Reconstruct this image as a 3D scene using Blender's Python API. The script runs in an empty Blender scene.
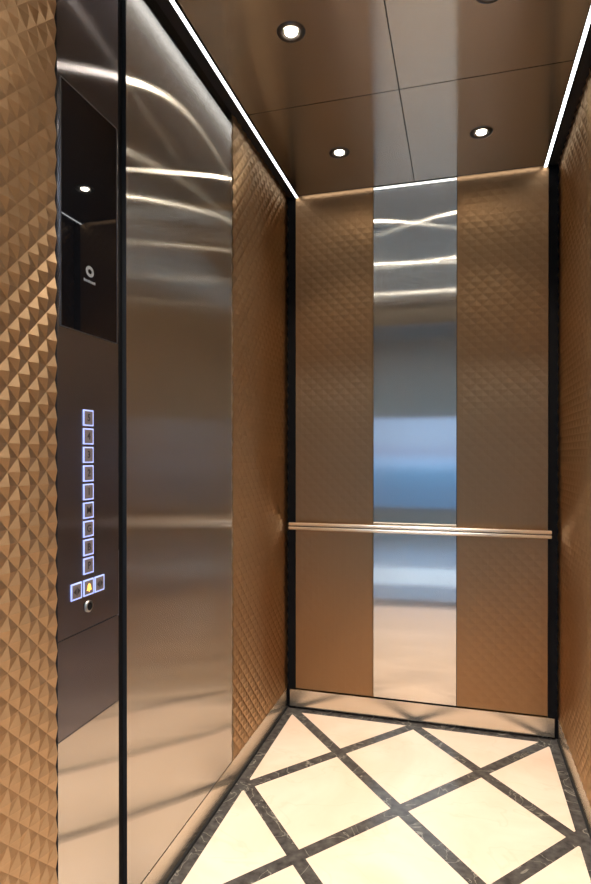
import bpy, bmesh, math, random
from mathutils import Vector, Matrix
random.seed(4)
S = bpy.context.scene
COL = S.collection
W, H, D = 1.134, 2.30, 1.95          # car width, height, depth (back wall y=0, doors y=-D)
M1, M2, M3 = -0.666, -1.327, -1.577   # wall panel joints along the depth

# ------------------------------------------------------------------ helpers
def tag(o, label=None, cat=None, group=None, kind=None):
    if label: o['label'] = label
    if cat: o['category'] = cat
    if group: o['group'] = group
    if kind: o['kind'] = kind
    return o

def link(name, bm, mats, parent=None, smooth=False, bevel=0):
    me = bpy.data.meshes.new(name)
    bm.normal_update()
    bm.to_mesh(me); bm.free()
    o = bpy.data.objects.new(name, me)
    for m in (mats if isinstance(mats, (list, tuple)) else [mats]):
        me.materials.append(m)
    if smooth:
        for p in me.polygons: p.use_smooth = True
    if bevel:
        b = o.modifiers.new('bevel', 'BEVEL'); b.width = bevel; b.segments = 2
        b.limit_method = 'ANGLE'
    COL.objects.link(o)
    if parent: o.parent = parent
    return o

def box(bm, x0, x1, y0, y1, z0, z1, mi=0):
    v = [bm.verts.new(p) for p in ((x0,y0,z0),(x1,y0,z0),(x1,y1,z0),(x0,y1,z0),
                                   (x0,y0,z1),(x1,y0,z1),(x1,y1,z1),(x0,y1,z1))]
    for f in ((0,3,2,1),(4,5,6,7),(0,1,5,4),(1,2,6,5),(2,3,7,6),(3,0,4,7)):
        bm.faces.new([v[i] for i in f]).material_index = mi

def boxes(*bs):
    bm = bmesh.new()
    for b in bs: box(bm, *b)
    return bm

def empty(name, loc=(0,0,0)):
    o = bpy.data.objects.new(name, None); COL.objects.link(o); o.location = loc
    o.empty_display_size = .05
    return o

def lathe(bm, prof, n=40, mat=None, axis='z'):
    rings = []
    for r, h in prof:
        ring = []
        for i in range(n):
            a = 2*math.pi*i/n
            p = Vector((r*math.cos(a), r*math.sin(a), h))
            if axis == 'x': p = Vector((h, r*math.cos(a), r*math.sin(a)))
            ring.append(bm.verts.new(mat @ p if mat else p))
        rings.append(ring)
    for a, b in zip(rings, rings[1:]):
        for i in range(n):
            j = (i+1) % n
            bm.faces.new((a[i], a[j], b[j], b[i]))
    return rings

def cap(bm, ring, flip=False):
    bm.faces.new(ring[::-1] if flip else ring)

# ------------------------------------------------------------------ materials
def newmat(name):
    m = bpy.data.materials.new(name); m.use_nodes = True
    nt = m.node_tree; b = nt.nodes['Principled BSDF']
    return m, nt, b

def plain(name, col, rough=.5, metal=0, spec=.5, coat=0):
    m, nt, b = newmat(name)
    b.inputs['Base Color'].default_value = (*col, 1)
    b.inputs['Roughness'].default_value = rough
    b.inputs['Metallic'].default_value = metal
    b.inputs['Specular IOR Level'].default_value = spec
    b.inputs['Coat Weight'].default_value = coat
    return m

def emis(name, col, st):
    m, nt, b = newmat(name)
    b.inputs['Base Color'].default_value = (*col, 1)
    b.inputs['Emission Color'].default_value = (*col, 1)
    b.inputs['Emission Strength'].default_value = st
    return m

def brushed(name, col, across, wide, fine, wave=0.0):
    """brushed metal: grain perpendicular to 'across', reflections smear along 'across'.
    wide / fine are the GGX widths along and against 'across'."""
    m = bpy.data.materials.new(name); m.use_nodes = True
    nt = m.node_tree; N = nt.nodes.new; L = nt.links.new
    nt.nodes.remove(nt.nodes['Principled BSDF']); out = nt.nodes['Material Output']
    t = N('ShaderNodeCombineXYZ')
    for i in range(3): t.inputs[i].default_value = across[i]
    geo = N('ShaderNodeNewGeometry')
    # faint tone variation of the grain
    mp = N('ShaderNodeVectorMath'); mp.operation = 'MULTIPLY'
    mp.inputs[1].default_value = tuple(1.0 if abs(a) > .5 else .03 for a in across)
    L(geo.outputs['Position'], mp.inputs[0])
    n2 = N('ShaderNodeTexNoise'); n2.inputs['Scale'].default_value = 170; n2.inputs['Detail'].default_value = 3
    L(mp.outputs[0], n2.inputs['Vector'])
    mr = N('ShaderNodeMapRange'); mr.inputs['To Min'].default_value = .95; mr.inputs['To Max'].default_value = 1.05
    L(n2.outputs['Fac'], mr.inputs['Value'])
    cs = N('ShaderNodeVectorMath'); cs.operation = 'SCALE'; cs.inputs[0].default_value = col
    L(mr.outputs[0], cs.inputs['Scale'])
    nrm = geo.outputs['Normal']
    if wave:
        wn = N('ShaderNodeTexNoise'); wn.inputs['Scale'].default_value = 2.2
        wn.inputs['Detail'].default_value = 0
        L(geo.outputs['Position'], wn.inputs['Vector'])
        ws = N('ShaderNodeVectorMath'); ws.operation = 'SUBTRACT'; ws.inputs[1].default_value = (.5,.5,.5)
        L(wn.outputs['Color'], ws.inputs[0])
        wm = N('ShaderNodeVectorMath'); wm.operation = 'SCALE'; wm.inputs['Scale'].default_value = wave
        L(ws.outputs[0], wm.inputs[0])
        a2 = N('ShaderNodeVectorMath'); a2.operation = 'ADD'
        L(nrm, a2.inputs[0]); L(wm.outputs[0], a2.inputs[1]); nrm = a2.outputs[0]
    if wave:
        nm = N('ShaderNodeVectorMath'); nm.operation = 'NORMALIZE'; L(nrm, nm.inputs[0]); nrm = nm.outputs[0]
    g = N('ShaderNodeBsdfAnisotropic'); g.distribution = 'GGX'
    g.inputs['Roughness'].default_value = (wide*fine)**.25
    g.inputs['Anisotropy'].default_value = math.sqrt(fine/wide)-1
    L(cs.outputs[0], g.inputs['Color']); L(nrm, g.inputs['Normal']); L(t.outputs[0], g.inputs['Tangent'])
    cur = g.outputs[0]
    L(cur, out.inputs['Surface'])
    return m

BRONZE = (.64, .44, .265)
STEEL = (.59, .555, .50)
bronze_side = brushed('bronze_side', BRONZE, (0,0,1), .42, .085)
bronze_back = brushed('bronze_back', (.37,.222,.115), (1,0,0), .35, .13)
steel_side = brushed('steel_side', STEEL, (0,1,0), .19, .0042, wave=.006)
steel_plate = brushed('steel_plate', (.245,.235,.255), (0,1,0), .26, .008)
steel_back = brushed('steel_back', (.82,.795,.745), (1,0,0), .20, .004, wave=.005)
steel_skirt_side = brushed('steel_skirt_side', (.70,.64,.55), (0,1,0), .20, .008)
steel_skirt_back = brushed('steel_skirt_back', (.70,.64,.55), (1,0,0), .15, .012)
ceil_metal = brushed('ceiling_metal', (.50,.475,.43), (0,1,0), .20, .010)
rail_metal = plain('rail_metal', (.86,.82,.77), .36, 1)
black = plain('black_trim', (.004,.004,.005), .65, 0, .12)
black_matte = plain('black_recess', (.006,.006,.007), .7)
glass_black = plain('black_glass', (.004,.004,.005), .02, 0, .5)
ring_metal = plain('downlight_ring', (.10,.09,.085), .35, 1)
well_metal = plain('downlight_well', (.35,.33,.30), .3, 1)
led_soft = emis('led_soft', (.96,.98,1), 3.0)
led_mat = emis('led_white', (.96,.98,1), 5.5)
lamp_mat = emis('lamp_warm', (1,.90,.74), 100)
lobby_fill = emis('lobby_fill_glow', (.70,.85,1), 44)  # added glow that brightens the unseen lobby
halo_mat = emis('button_halo', (.42,.50,.95), .62)
amber_mat = emis('button_amber', (1,.50,.10), 1.6)
num_mat = plain('numeral_dark', (.02,.015,.02), .5)
btn_mat = plain('button_face', (.15,.125,.125), .4)
logo_mat = plain('logo_grey', (.20,.20,.20), .6)
paint = plain('lobby_paint', (.16,.22,.245), .8)
dark_grey = plain('dark_grey', (.06,.062,.065), .5)
sill_metal = plain('sill_metal', (.12,.115,.11), .4, 1)

def floor_material():
    m, nt, b = newmat('inlaid_marble')
    N = nt.nodes.new; L = nt.links.new
    def math_(op, a, c=None, d=None):
        n = N('ShaderNodeMath'); n.operation = op
        for i, v in enumerate((a, c, d)):
            if v is None: continue
            if isinstance(v, (int, float)): n.inputs[i].default_value = v
            else: L(v, n.inputs[i])
        return n.outputs[0]
    tc = N('ShaderNodeTexCoord'); sp = N('ShaderNodeSeparateXYZ')
    L(tc.outputs['Object'], sp.inputs[0]); x, y = sp.outputs[0], sp.outputs[1]
    DX, DY = .2608, .303
    u = math_('DIVIDE', math_('SUBTRACT', x, .0455), DX)
    v = math_('DIVIDE', math_('MULTIPLY', math_('ADD', y, .036), -1), DY)
    k = 1/math.sqrt(1/DX**2 + 1/DY**2)
    def dist(e):
        t = math_('ADD', math_('DIVIDE', e, 2), .5)
        t = math_('SUBTRACT', math_('FRACT', t), .5)
        return math_('MULTIPLY', math_('ABSOLUTE', t), 2*k)
    d = math_('MINIMUM', dist(math_('SUBTRACT', v, u)), dist(math_('ADD', v, u)))
    band = math_('LESS_THAN', d, .0215)
    edge = math_('MINIMUM', x, math_('SUBTRACT', W, x))
    edge = math_('MINIMUM', edge, math_('MULTIPLY', y, -1))
    edge = math_('MINIMUM', edge, math_('ADD', y, D))
    brd = math_('LESS_THAN', edge, .041)
    mask = math_('MAXIMUM', band, brd)
    # cream stone
    n1 = N('ShaderNodeTexNoise'); n1.inputs['Scale'].default_value = 2.6; n1.inputs['Detail'].default_value = 5
    n1.inputs['Distortion'].default_value = 1.6
    L(tc.outputs['Object'], n1.inputs['Vector'])
    r1 = N('ShaderNodeValToRGB'); e = r1.color_ramp
    e.elements[0].position = .35; e.elements[0].color = (.74,.56,.42,1)
    e.elements[1].position = .65; e.elements[1].color = (.82,.64,.51,1)
    L(n1.outputs['Fac'], r1.inputs[0])
    # thin veins in the cream
    w1 = N('ShaderNodeTexNoise'); w1.inputs['Scale'].default_value = 3.3; w1.inputs['Detail'].default_value = 3
    w1.inputs['Distortion'].default_value = .8
    mp = N('ShaderNodeMapping'); mp.inputs['Location'].default_value = (3,1,0); mp.inputs['Scale'].default_value = (1,1.9,1)
    L(tc.outputs['Object'], mp.inputs[0]); L(mp.outputs[0], w1.inputs['Vector'])
    vein = math_('SUBTRACT', 1, math_('MULTIPLY', math_('ABSOLUTE', math_('SUBTRACT', w1.outputs['Fac'], .5)), 70))
    vein = math_('MULTIPLY', math_('MAXIMUM', vein, 0), .22)
    mx1 = N('ShaderNodeMix'); mx1.data_type = 'RGBA'
    L(vein, mx1.inputs[0]); L(r1.outputs[0], mx1.inputs[6]); mx1.inputs[7].default_value = (.62,.44,.27,1)
    # dark stone
    n2 = N('ShaderNodeTexNoise'); n2.inputs['Scale'].default_value = 38; n2.inputs['Detail'].default_value = 6
    L(tc.outputs['Object'], n2.inputs['Vector'])
    r2 = N('ShaderNodeValToRGB'); e = r2.color_ramp
    e.elements[0].position = .3; e.elements[0].color = (.036,.032,.030,1)
    e.elements[1].position = .75; e.elements[1].color = (.105,.094,.084,1)
    L(n2.outputs['Fac'], r2.inputs[0])
    w2 = N('ShaderNodeTexNoise'); w2.inputs['Scale'].default_value = 6.5; w2.inputs['Detail'].default_value = 4
    w2.inputs['Distortion'].default_value = 1.2
    L(tc.outputs['Object'], w2.inputs['Vector'])
    v2 = math_('SUBTRACT', 1, math_('MULTIPLY', math_('ABSOLUTE', math_('SUBTRACT', w2.outputs['Fac'], .52)), 90))
    v2 = math_('MULTIPLY', math_('MAXIMUM', v2, 0), .30)
    mx2 = N('ShaderNodeMix'); mx2.data_type = 'RGBA'
    L(v2, mx2.inputs[0]); L(r2.outputs[0], mx2.inputs[6]); mx2.inputs[7].default_value = (.62,.56,.46,1)
    mx = N('ShaderNodeMix'); mx.data_type = 'RGBA'
    L(mask, mx.inputs[0]); L(mx1.outputs[2], mx.inputs[6]); L(mx2.outputs[2], mx.inputs[7])
    L(mx.outputs[2], b.inputs['Base Color'])
    b.inputs['Roughness'].default_value = .22
    b.inputs['Specular IOR Level'].default_value = .35
    return m

# ------------------------------------------------------------------ setting
tag(link('floor', boxes((-.022, W+.022, -D, .022, -.04, 0)), floor_material()), kind='structure')

# dark backing walls behind the panels (seen in every joint)
T = .10
tag(link('wall_left', boxes((-T, -.022, -D, T, -.04, H+.12)), black_matte), kind='structure')
tag(link('wall_right', boxes((W+.022, W+T, -D, T, -.04, H+.12)), black_matte), kind='structure')
tag(link('wall_back', boxes((-.022, W+.022, .022, T, -.04, H+.12)), black_matte), kind='structure')

# ceiling: six brushed sheets with fine joints, over a dark board
g = .0016
xs = [(.060, W/2-g), (W/2+g, W-.060)]
ys = [(M1+g, -.022), (M2+g, M1-g), (-D, M2-g)]
bm = bmesh.new()
for x0, x1 in xs:
    for y0, y1 in ys: box(bm, x0, x1, y0, y1, H, H+.012)
box(bm, -.022, W+.022, -D, .022, H+.012, H+.035, 1)      # dark board above the sheets
box(bm, .060, W-.060, -.0218, -.0205, H-.001, H+.003, 1); box(bm, W/2-.004, W/2+.004, -.0225, -.0207, H+.001, H+.012, 1)   # dark lip along the rear edge
ceil = tag(link('ceiling', bm, [ceil_metal, black_matte]), kind='structure')

# ------------------------------------------------------------------ wall panels
A = .0250
ZB = .0905           # top of the skirting
def studded(origin, du, dn, width, z0, z1, depth=.018, PK=.0050):
    """diamond-studded sheet. du: unit vector along the wall, dn: into the room"""
    nu = max(1, round(width/A)); nv = round((z1-z0)/A)
    au, av = width/nu, (z1-z0)/nv
    o, du, dn = Vector(origin), Vector(du), Vector(dn)
    bm = bmesh.new(); g = {}
    for i in range(nu+1):
        for j in range(nv+1):
            h = PK if (i+j) % 2 == 0 else 0
            g[i, j] = bm.verts.new(o + du*(i*au) + dn*h + Vector((0,0,z0+j*av)))
    flip = du.cross(Vector((0,0,1))).dot(dn) < 0
    def face(vs): bm.faces.new(vs[::-1] if flip else vs)
    for i in range(nu):
        for j in range(nv):
            a, b, c, d = g[i,j], g[i+1,j], g[i+1,j+1], g[i,j+1]
            if (i+j) % 2 == 0:  face((a,b,d)); face((b,c,d))     # split odd-odd
            else:               face((a,b,c)); face((a,c,d))
    # folded edges and back
    def q(i, j, back): return g[i,j].co - dn*depth if back else g[i,j].co
    ring = [g[i,0] for i in range(nu+1)] + [g[nu,j] for j in range(1,nv+1)] + \
           [g[i,nv] for i in range(nu-1,-1,-1)] + [g[0,j] for j in range(nv-1,0,-1)]
    back = [bm.verts.new(v.co - dn*depth) for v in ring]
    n = len(ring)
    for k in range(n):
        face((ring[(k+1)%n], ring[k], back[k], back[(k+1)%n]))
    face(back[::-1])
    return bm

G1 = 'diamond studded bronze wall panels'
ZT = H + .011
def stud_panel(label, origin, du, dn, width, mat, pk=.0050):
    tag(link('studded_bronze_panel', studded(origin, du, dn, width, ZB, ZT, PK=pk), mat), label, 'wall panel', G1)
e = .0015
stud_panel('bronze diamond-studded panel on the left wall, between the tall steel panel and the back corner',
           (0, M1+e, 0), (0,1,0), (1,0,0), -M1-e-.002, bronze_side)
stud_panel('bronze diamond-studded panel at the left edge of the picture, beside the button panel',
           (0, -D+.002, 0), (0,1,0), (1,0,0), D+M3-.003, bronze_side)
stud_panel('bronze diamond-studded panel on the right wall next to the back corner',
           (W, M1+e, 0), (0,1,0), (-1,0,0), -M1-e-.002, bronze_side)
stud_panel('bronze diamond-studded panel on the right wall nearest the lift doors',
           (W, -D+.002, 0), (0,1,0), (-1,0,0), D+M2-.003, bronze_side)
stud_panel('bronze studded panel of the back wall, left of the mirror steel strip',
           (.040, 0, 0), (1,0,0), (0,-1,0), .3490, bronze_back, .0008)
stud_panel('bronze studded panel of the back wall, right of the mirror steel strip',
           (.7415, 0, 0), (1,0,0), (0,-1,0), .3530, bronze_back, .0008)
G2 = 'plain brushed steel wall panels'
def steel_panel(label, b, mat):
    tag(link('brushed_steel_panel', boxes(b), mat), label, 'wall panel', G2)
steel_panel('narrow mirror-like steel strip in the middle of the back wall, reflecting blue daylight',
            (.3915, .7390, 0, .018, ZB, ZT), steel_back)
steel_panel('wide brushed steel panel on the left wall between the button panel and the studded panel',
            (-.018, 0, M2+.001, M1-e, ZB, ZT), steel_side)
steel_panel('wide brushed steel panel in the middle of the right wall',
            (W, W+.018, M2+.001, M1-e, ZB, ZT), steel_side)

# skirtings
SK = .009
tag(link('baseboard_back', boxes((.014, W-.014, -SK, .018, .010, ZB-.004)), steel_skirt_back, bevel=.001), kind='structure')
tag(link('baseboard_left', boxes((-.018, .001, M2+.001, -.012, .010, ZB-.003)), steel_skirt_side, bevel=.0008), kind='structure')
tag(link('baseboard_right', boxes((W-.001, W+.018, -D+.002, -.012, .010, ZB-.003)), steel_skirt_side, bevel=.0008), kind='structure')
# black corner channels on the back wall
tag(link('trim_1', boxes((-.018, .037, .006, .02, 0, H)), black, bevel=.001), kind='structure')
tag(link('trim_2', boxes((W-.037, W+.018, .006, .02, 0, H)), black, bevel=.001), kind='structure')
# black reveal between control panel and steel panel
tag(link('trim_3', boxes((-.020, -.010, -1.366, M2-.001, 0, H)), black, bevel=.0008), kind='structure')
# black channels along the ceiling edges, carrying the light strips
for i, (a, b) in enumerate(((-.020, .005), (W-.005, W+.020))):   # black joint under the side skirtings
    tag(link(f'trim_{4+i}', boxes((a, b, -D, -.011, .0, .0085)), black_matte), kind='structure')

# ------------------------------------------------------------------ light strips
def led(label, x0):
    r = empty('led_light_strip', (x0+.009, -D/2, H))
    tag(r, label, 'light strip', 'light strips along the ceiling edges')
    def loc(bm):
        for v in bm.verts: v.co -= Vector(r.location)
        return bm
    link('diffuser', loc(boxes((x0+.0012, x0+.0125, -D+.01, -.006, H-.001, H+.006))), led_mat, r)
    link('channel', loc(boxes((x0-.0005, x0+.001, -D+.01, -.004, H-.002, H+.012),
                              (x0+.0127, x0+.0137, -D+.01, -.004, H-.002, H+.012),
                              (x0-.0015, x0+.0195, -D+.01, -.004, H+.0065, H+.012))), black, r)
led('long white light strip along the left edge of the ceiling', .0405)
led('long white light strip along the right edge of the ceiling', W-.0585)

r = empty('led_light_strip', (W/2, -.017, H))
tag(r, 'thin white light strip behind the rear ceiling edge, glowing above the back wall', 'light strip', 'light strips along the ceiling edges')
bm = boxes((.070, W-.070, -.0205, -.014, H+.004, H+.010))
for v in bm.verts: v.co -= Vector(r.location)
link('diffuser', bm, led_soft, r)
bm = boxes((.068, W-.068, -.0215, -.012, H+.0101, H+.0119))
for v in bm.verts: v.co -= Vector(r.location)
link('channel', bm, black, r)

# ------------------------------------------------------------------ downlights
def downlight(label, x, y):
    r = empty('downlight', (x, y, H))
    tag(r, label, 'ceiling light', 'round ceiling downlights')
    bm = bmesh.new()
    lathe(bm, [(.0235,.001),(.0245,-.0035),(.030,-.005),(.0375,-.0035),(.0395,.0),(.0395,.001)], 48)
    link('trim_ring', bm, ring_metal, r, smooth=True)
    bm = bmesh.new()
    rings = lathe(bm, [(.0237,-.001),(.0155,.0)], 48)
    link('reflector', bm, well_metal, r, smooth=True)
    bm = bmesh.new()
    rings = lathe(bm, [(.0168,-.0004),(.0163,-.0022),(.011,-.0034)], 48); cap(bm, rings[-1])
    bmesh.ops.recalc_face_normals(bm, faces=bm.faces)
    link('lamp_lens', bm, lamp_mat, r, smooth=True)
    sd = bpy.data.lights.new('lamp_beam', 'SPOT'); sd.energy = SPOT; sd.color = (1,.88,.73)
    sd.spot_size = math.radians(92); sd.spot_blend = .9; sd.shadow_soft_size = .018
    so = bpy.data.objects.new('lamp_beam', sd); COL.objects.link(so); so.parent = r; so.location = (0,0,-.012)
    return r
SPOT = 48
LX = (.308, .826)
for y, w in ((-.339, 'nearest the back wall'), (-1.001, 'in the middle row'), (-1.662, 'in the row by the doors')):
    for x, s in zip(LX, ('left', 'right')):
        downlight(f'round recessed downlight on the {s} half of the ceiling, {w}', x, y)

# ------------------------------------------------------------------ handrail
RZ, RY, RR = .829, -.052, .0185
r = empty('handrail', (W/2, 0, RZ))
tag(r, 'slim brushed metal handrail running across the whole back wall', 'handrail')
def rl(bm):
    for v in bm.verts: v.co -= Vector(r.location)
    return bm
for dz in (.0088, -.0088):
    bm = bmesh.new()
    mt = Matrix.Translation((0, RY, RZ+dz))
    rg = lathe(bm, [(.003,.0220),(.0066,.0225),(.0076,.0240),(.0076,W-.0340),(.0066,W-.0325),(.003,W-.032)], 28, mt, axis='x')
    cap(bm, rg[0], True); cap(bm, rg[-1])
    bmesh.ops.recalc_face_normals(bm, faces=bm.faces)
    link('rail_bar', rl(bm), rail_metal, r, smooth=True)
link('rail_web', rl(boxes((.026, W-.036, RY-.002, RY+.004, RZ-.006, RZ+.006))), ring_metal, r)
for bx in (.115, W-.115):
    bm = bmesh.new()
    lathe(bm, [(.013,0),(.013,.004),(.012,.005),(.006,.005)], 28, Matrix.Translation((bx, -.003, RZ-.010)) @ Matrix.Rotation(math.pi/2, 4, 'X'))
    lathe(bm, [(.0062,.003),(.0062,.048)], 20, Matrix.Translation((bx, -.003, RZ-.010)) @ Matrix.Rotation(math.pi/2, 4, 'X'))
    bmesh.ops.recalc_face_normals(bm, faces=bm.faces)
    link('bracket', rl(bm), rail_metal, r, smooth=True)

# ------------------------------------------------------------------ control panel
C0, C1 = -1.5735, -1.3635
YM = -1.4775
cp = empty('control_panel', (0, YM, 0))
tag(cp, 'tall dark steel car operating panel with black screen and a column of lit buttons', 'control panel')
def cl(bm):
    for v in bm.verts: v.co -= Vector(cp.location)
    return bm
link('faceplate', cl(boxes((-.018, .002, C0, C1, .7795, ZT))), steel_plate, cp)
link('service_door', cl(boxes((-.018, .002, C0, C1, .5825, .7775))), steel_plate, cp, bevel=.0008)
link('lower_plate', cl(boxes((-.018, .002, C0, C1, .004, .5805))), steel_side, cp)
scr = link('display_screen', cl(boxes((.0015, .0045, -1.5645, -1.3735, 1.3975, 1.881))), glass_black, cp, bevel=.0006)
tag(scr, 'glossy black glass screen')
# bezel sliver on both sides of the screen
link('screen_bezel', cl(boxes((.0015, .0050, -1.5660, -1.5648, 1.396, 1.8825), (.0015, .0050, -1.3732, -1.3712, 1.396, 1.8825),
                              (.0015, .0050, -1.5648, -1.3732, 1.396, 1.3973), (.0015, .0050, -1.5648, -1.3732, 1.8812, 1.8825))), plain('bezel_metal', (.16,.15,.15), .4, 1), cp)
# mark on the screen: a pale ring over a short line of lettering
bm = bmesh.new()
n = 40; ri = [[], []]
for i in range(n):
    a = 2*math.pi*i/n
    for k, (ry, rz) in enumerate(((.0140,.0115), (.0062,.0050))):
        ri[k].append(bm.verts.new((.0050, -1.4735 + ry*math.cos(a), 1.5285 + rz*math.sin(a))))
for i in range(n):
    j = (i+1) % n
    bm.faces.new((ri[0][i], ri[0][j], ri[1][j], ri[1][i]))
bmesh.ops.recalc_face_normals(bm, faces=bm.faces)
x = -1.4940
for k in range(9):      # the lettering is too small to read in the photo: short strokes only
    w = (.0030, .0024, .0034)[k % 3]
    box(bm, .0046, .0050, x, x+w, 1.5045, 1.5095 + (.001 if k % 4 == 0 else 0)); x += w+.0016
link('screen_mark', cl(bm), logo_mat, scr).location = (0,0,0)
link('hinge', cl(boxes((-.009, -.001, -1.3625, -1.3575, .775, .925))), plain('hinge_grey', (.22,.22,.25), .4, 1), cp)

def black_edges(o, axis):
    """the folded edges of a sheet stand in the black joints"""
    o.data.materials.append(black_matte)
    for p in o.data.polygons:
        if abs(p.normal[axis]) < .7: p.material_index = 1
for o in cp.children:
    if o.name.startswith(('faceplate', 'service_door', 'lower_plate')): black_edges(o, 0)

for o in list(COL.objects):
    if o.name.startswith('brushed_steel_panel'): black_edges(o, 1 if o.dimensions.y < .05 else 0)

def text_mesh(s, size, y, z, x, parent, mat, name='numeral'):
    c = bpy.data.curves.new(name, 'FONT'); c.body = s; c.size = size
    c.align_x = 'CENTER'; c.align_y = 'CENTER'; c.extrude = .0002; c.offset = .0004
    t = bpy.data.objects.new(name, c); COL.objects.link(t)
    bpy.context.view_layer.update()
    me = bpy.data.meshes.new_from_object(t.evaluated_get(bpy.context.evaluated_depsgraph_get()))
    bpy.data.objects.remove(t)
    me.materials.clear(); me.materials.append(mat)
    # text x -> +y (left to right seen from the car), text y -> +z, facing +x
    R = Matrix(((0,0,1,x),(1,0,0,y),(0,1,0,z),(0,0,0,1)))
    me.transform(R)
    o = bpy.data.objects.new(name, me); COL.objects.link(o); o.parent = parent
    return o

def button(y, z, label, txt=None, halo=halo_mat, nmat=num_mat, s=.0168, face=btn_mat):
    y -= YM
    bm = boxes((.0015, .0048, y-s+.003, y+s-.003, z-s+.003, z+s-.003))
    b = link('button', bm, face, cp, bevel=.0008)
    tag(b, label)
    t = .0026
    h = boxes((.0015,.0042, y-s, y+s, z+s-t, z+s), (.0015,.0042, y-s, y+s, z-s, z-s+t),
              (.0015,.0042, y-s, y-s+t, z-s+t, z+s-t), (.0015,.0042, y+s-t, y+s, z-s+t, z+s-t))
    link('light_frame', h, halo, b)
    if txt: text_mesh(txt, .021, y, z, .0051, b, nmat)
    return b
floors = ['5', '4', '3', '2', '1', 'M', 'G', 'B', 'P']
for i, f in enumerate(floors):
    button(YM, 1.2210-.03875*i, 'square floor button with pale blue lit frame', f)
def glyph(b, tris, x, mat):
    bm = bmesh.new()
    for tr in tris: bm.faces.new([bm.verts.new((x, p[0]-YM, p[1])) for p in tr])
    link('symbol', bm, mat, b)
z = .8655
for y, d in ((YM-.0405, 1), (YM+.0385, -1)):
    b = button(y, z, 'door button with dark arrow symbol and lit frame')
    glyph(b, [[(y+d*.002,z-.007),(y+d*.011,z),(y+d*.002,z+.007)], [(y-d*.002,z-.007),(y-d*.011,z),(y-d*.002,z+.007)],
              [(y-.0008,z-.009),(y+.0008,z-.009),(y+.0008,z+.009),(y-.0008,z+.009)]], .0051, num_mat)
b = button(YM, z, 'amber alarm bell button with lit frame')
bell = [(-.009,-.006),(.009,-.006),(.0065,-.003),(.0055,.004),(.002,.008),(-.002,.008),(-.0055,.004),(-.0065,-.003)]
glyph(b, [[(YM+p[0], z+p[1]) for p in bell], [(YM-.003,z-.0068),(YM+.003,z-.0068),(YM,z-.010)]], .0051, amber_mat)
# key switch
ky, kz = 0, .8255
bm = bmesh.new()
rg = lathe(bm, [(.0125,.0015),(.0125,.0055),(.0085,.0065)], 32, Matrix.Translation((0, ky, kz)), axis='x')
bmesh.ops.recalc_face_normals(bm, faces=bm.faces)
ks = link('key_switch', bm, well_metal, cp, smooth=True)
bm = bmesh.new()
rg = lathe(bm, [(.0085,.0062),(.0020,.0058)], 32, Matrix.Translation((0, ky, kz)), axis='x'); cap(bm, rg[-1])
bmesh.ops.recalc_face_normals(bm, faces=bm.faces)
link('keyhole', bm, black, ks)

# ------------------------------------------------------------------ front of the car and doors
OX0, OX1, OZ = .13, 1.0, 2.13
tag(link('wall_front', boxes((-.022, OX0, -D-.04, -D, 0, H+.06), (OX1, W+.022, -D-.04, -D, 0, H+.06),
                             (OX0, OX1, -D-.04, -D, OZ, H+.06)), plain('front_return', (.30,.28,.26), .3, 1), bevel=.001), kind='structure')
tag(link('trim_6', boxes((OX0-.3, OX1+.3, -D-.17, -D, -.04, -.001)), sill_metal), kind='structure')
d1 = link('door_1', boxes((OX1+.005, OX1+.46, -D-.080, -D-.050, .004, OZ)), steel_plate); tag(d1, kind='structure')
d2 = link('door_2', boxes((OX0-.46, OX0-.005, -D-.080, -D-.050, .004, OZ)), steel_plate); tag(d2, kind='structure')

# ------------------------------------------------------------------ lobby behind the camera
LY0, LY1 = -D-.17, -6.6
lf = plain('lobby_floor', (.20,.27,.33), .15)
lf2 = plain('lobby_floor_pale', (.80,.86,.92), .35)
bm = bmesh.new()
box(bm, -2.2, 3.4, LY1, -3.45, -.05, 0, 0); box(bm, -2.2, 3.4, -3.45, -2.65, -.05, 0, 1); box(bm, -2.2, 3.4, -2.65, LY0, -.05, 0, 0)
tag(link('floor_lobby', bm, [lf, lf2]), kind='structure')
tag(link('wall_lobby_shaft', boxes((-2.2, OX0-.02, LY0, LY0+.08, 0, 2.9), (OX1+.02, 3.4, LY0, LY0+.08, 0, 2.9),
                                   (OX0-.02, OX1+.02, LY0, LY0+.08, OZ+.02, 2.9)), paint), kind='structure')
tag(link('wall_lobby_left', boxes((-2.3, -2.2, LY1, LY0, 0, 2.9)), paint), kind='structure')
tag(link('wall_lobby_right', boxes((3.4, 3.5, LY1, LY0, 0, 2.9)), paint), kind='structure')
tag(link('ceiling_lobby', boxes((-2.3, 3.5, LY1-.1, LY0, 2.9, 3.0)), paint), kind='structure')
for i in range(3):  # unseen fill panels, added to brighten the lobby mirrored in the steel
    for k in range(2):
        x, y = -1.2+1.8*i, -3.1-1.4*k
        r = empty('fill_panel', (x, y, 2.9))
        tag(r, 'added fill light panel under the lobby ceiling, out of view', 'ceiling light', 'added lobby fill panels')
        link('light_frame', boxes((-.33,.33,-.33,-.30,-.02,0), (-.33,.33,.30,.33,-.02,0), (-.33,-.30,-.30,.30,-.02,0), (.30,.33,-.30,.30,-.02,0)), paint, r)
        link('diffuser', boxes((-.30,.30,-.30,.30,-.012,0)), lobby_fill, r)
wz0, wz1 = .30, 1.75
tag(link('wall_lobby_far', boxes((-2.3, 3.5, LY1-.1, LY1, 0, wz0), (-2.3, 3.5, LY1-.1, LY1, wz1, 2.9),
                                 (-2.3, -1.9, LY1-.1, LY1, wz0, wz1), (3.1, 3.5, LY1-.1, LY1, wz0, wz1)), paint), kind='structure')
bm = bmesh.new()
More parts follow.
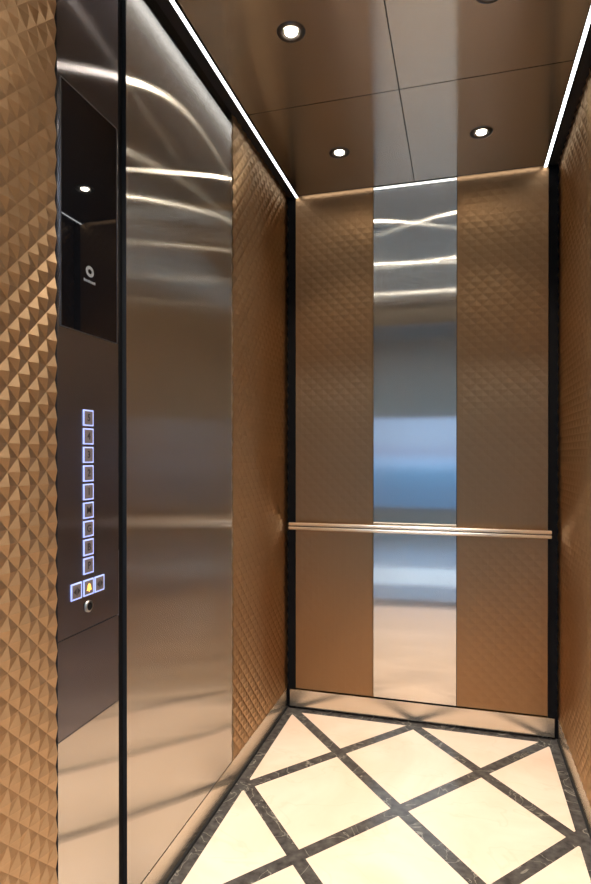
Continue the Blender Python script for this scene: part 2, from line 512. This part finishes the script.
for x in (-1.9, -.65, .6, 1.85, 3.06): box(bm, x, x+.04, LY1-.07, LY1-.02, wz0, wz1)
box(bm, -1.9, 3.1, LY1-.07, LY1-.02, wz0, wz0+.03); box(bm, -1.9, 3.1, LY1-.07, LY1-.02, wz1-.03, wz1)
tag(link('window_1', bm, dark_grey), kind='structure')

# ------------------------------------------------------------------ world
w = bpy.data.worlds.new('sky'); S.world = w; w.use_nodes = True
nt = w.node_tree; N = nt.nodes.new; L = nt.links.new
bg = nt.nodes['Background']
tc = N('ShaderNodeTexCoord'); sp = N('ShaderNodeSeparateXYZ'); L(tc.outputs['Generated'], sp.inputs[0])
mr = N('ShaderNodeMapRange'); mr.inputs['From Min'].default_value = -.3; mr.inputs['From Max'].default_value = .3
L(sp.outputs[2], mr.inputs['Value'])
rp = N('ShaderNodeValToRGB'); L(mr.outputs[0], rp.inputs[0])
cr = rp.color_ramp
cr.elements[0].position = 0; cr.elements[0].color = (.05,.16,.32,1)
cr.elements[1].position = 1; cr.elements[1].color = (.25,.42,.80,1)
for p, c in ((.40,(.05,.20,.44,1)), (.455,(.08,.29,.60,1)), (.475,(.24,.48,.88,1)), (.490,(.28,.52,.92,1)), (.505,(.24,.36,.64,1)), (.54,(.30,.48,.78,1))):
    k = cr.elements.new(p); k.color = c
L(rp.outputs[0], bg.inputs[0]); bg.inputs[1].default_value = 2.2

# ------------------------------------------------------------------ camera
cam = bpy.data.cameras.new('camera'); co = bpy.data.objects.new('camera', cam); COL.objects.link(co)
FPX, YAW, PITCH = 584.4, .2748, -.0044
cam.sensor_fit = 'VERTICAL'; cam.sensor_height = 24.0
cam.lens = FPX*24.0/884
cam.shift_y = (457.76-442)/884
co.location = (.7546, -2.5401, 1.1428)
co.rotation_euler = (math.pi/2+PITCH, 0, YAW)
cam.clip_start = .02
S.camera = co
S.view_settings.view_transform = 'Standard'; S.view_settings.look = 'None'
S.view_settings.exposure = 0; S.view_settings.gamma = 1
S.view_settings.use_curve_mapping = False
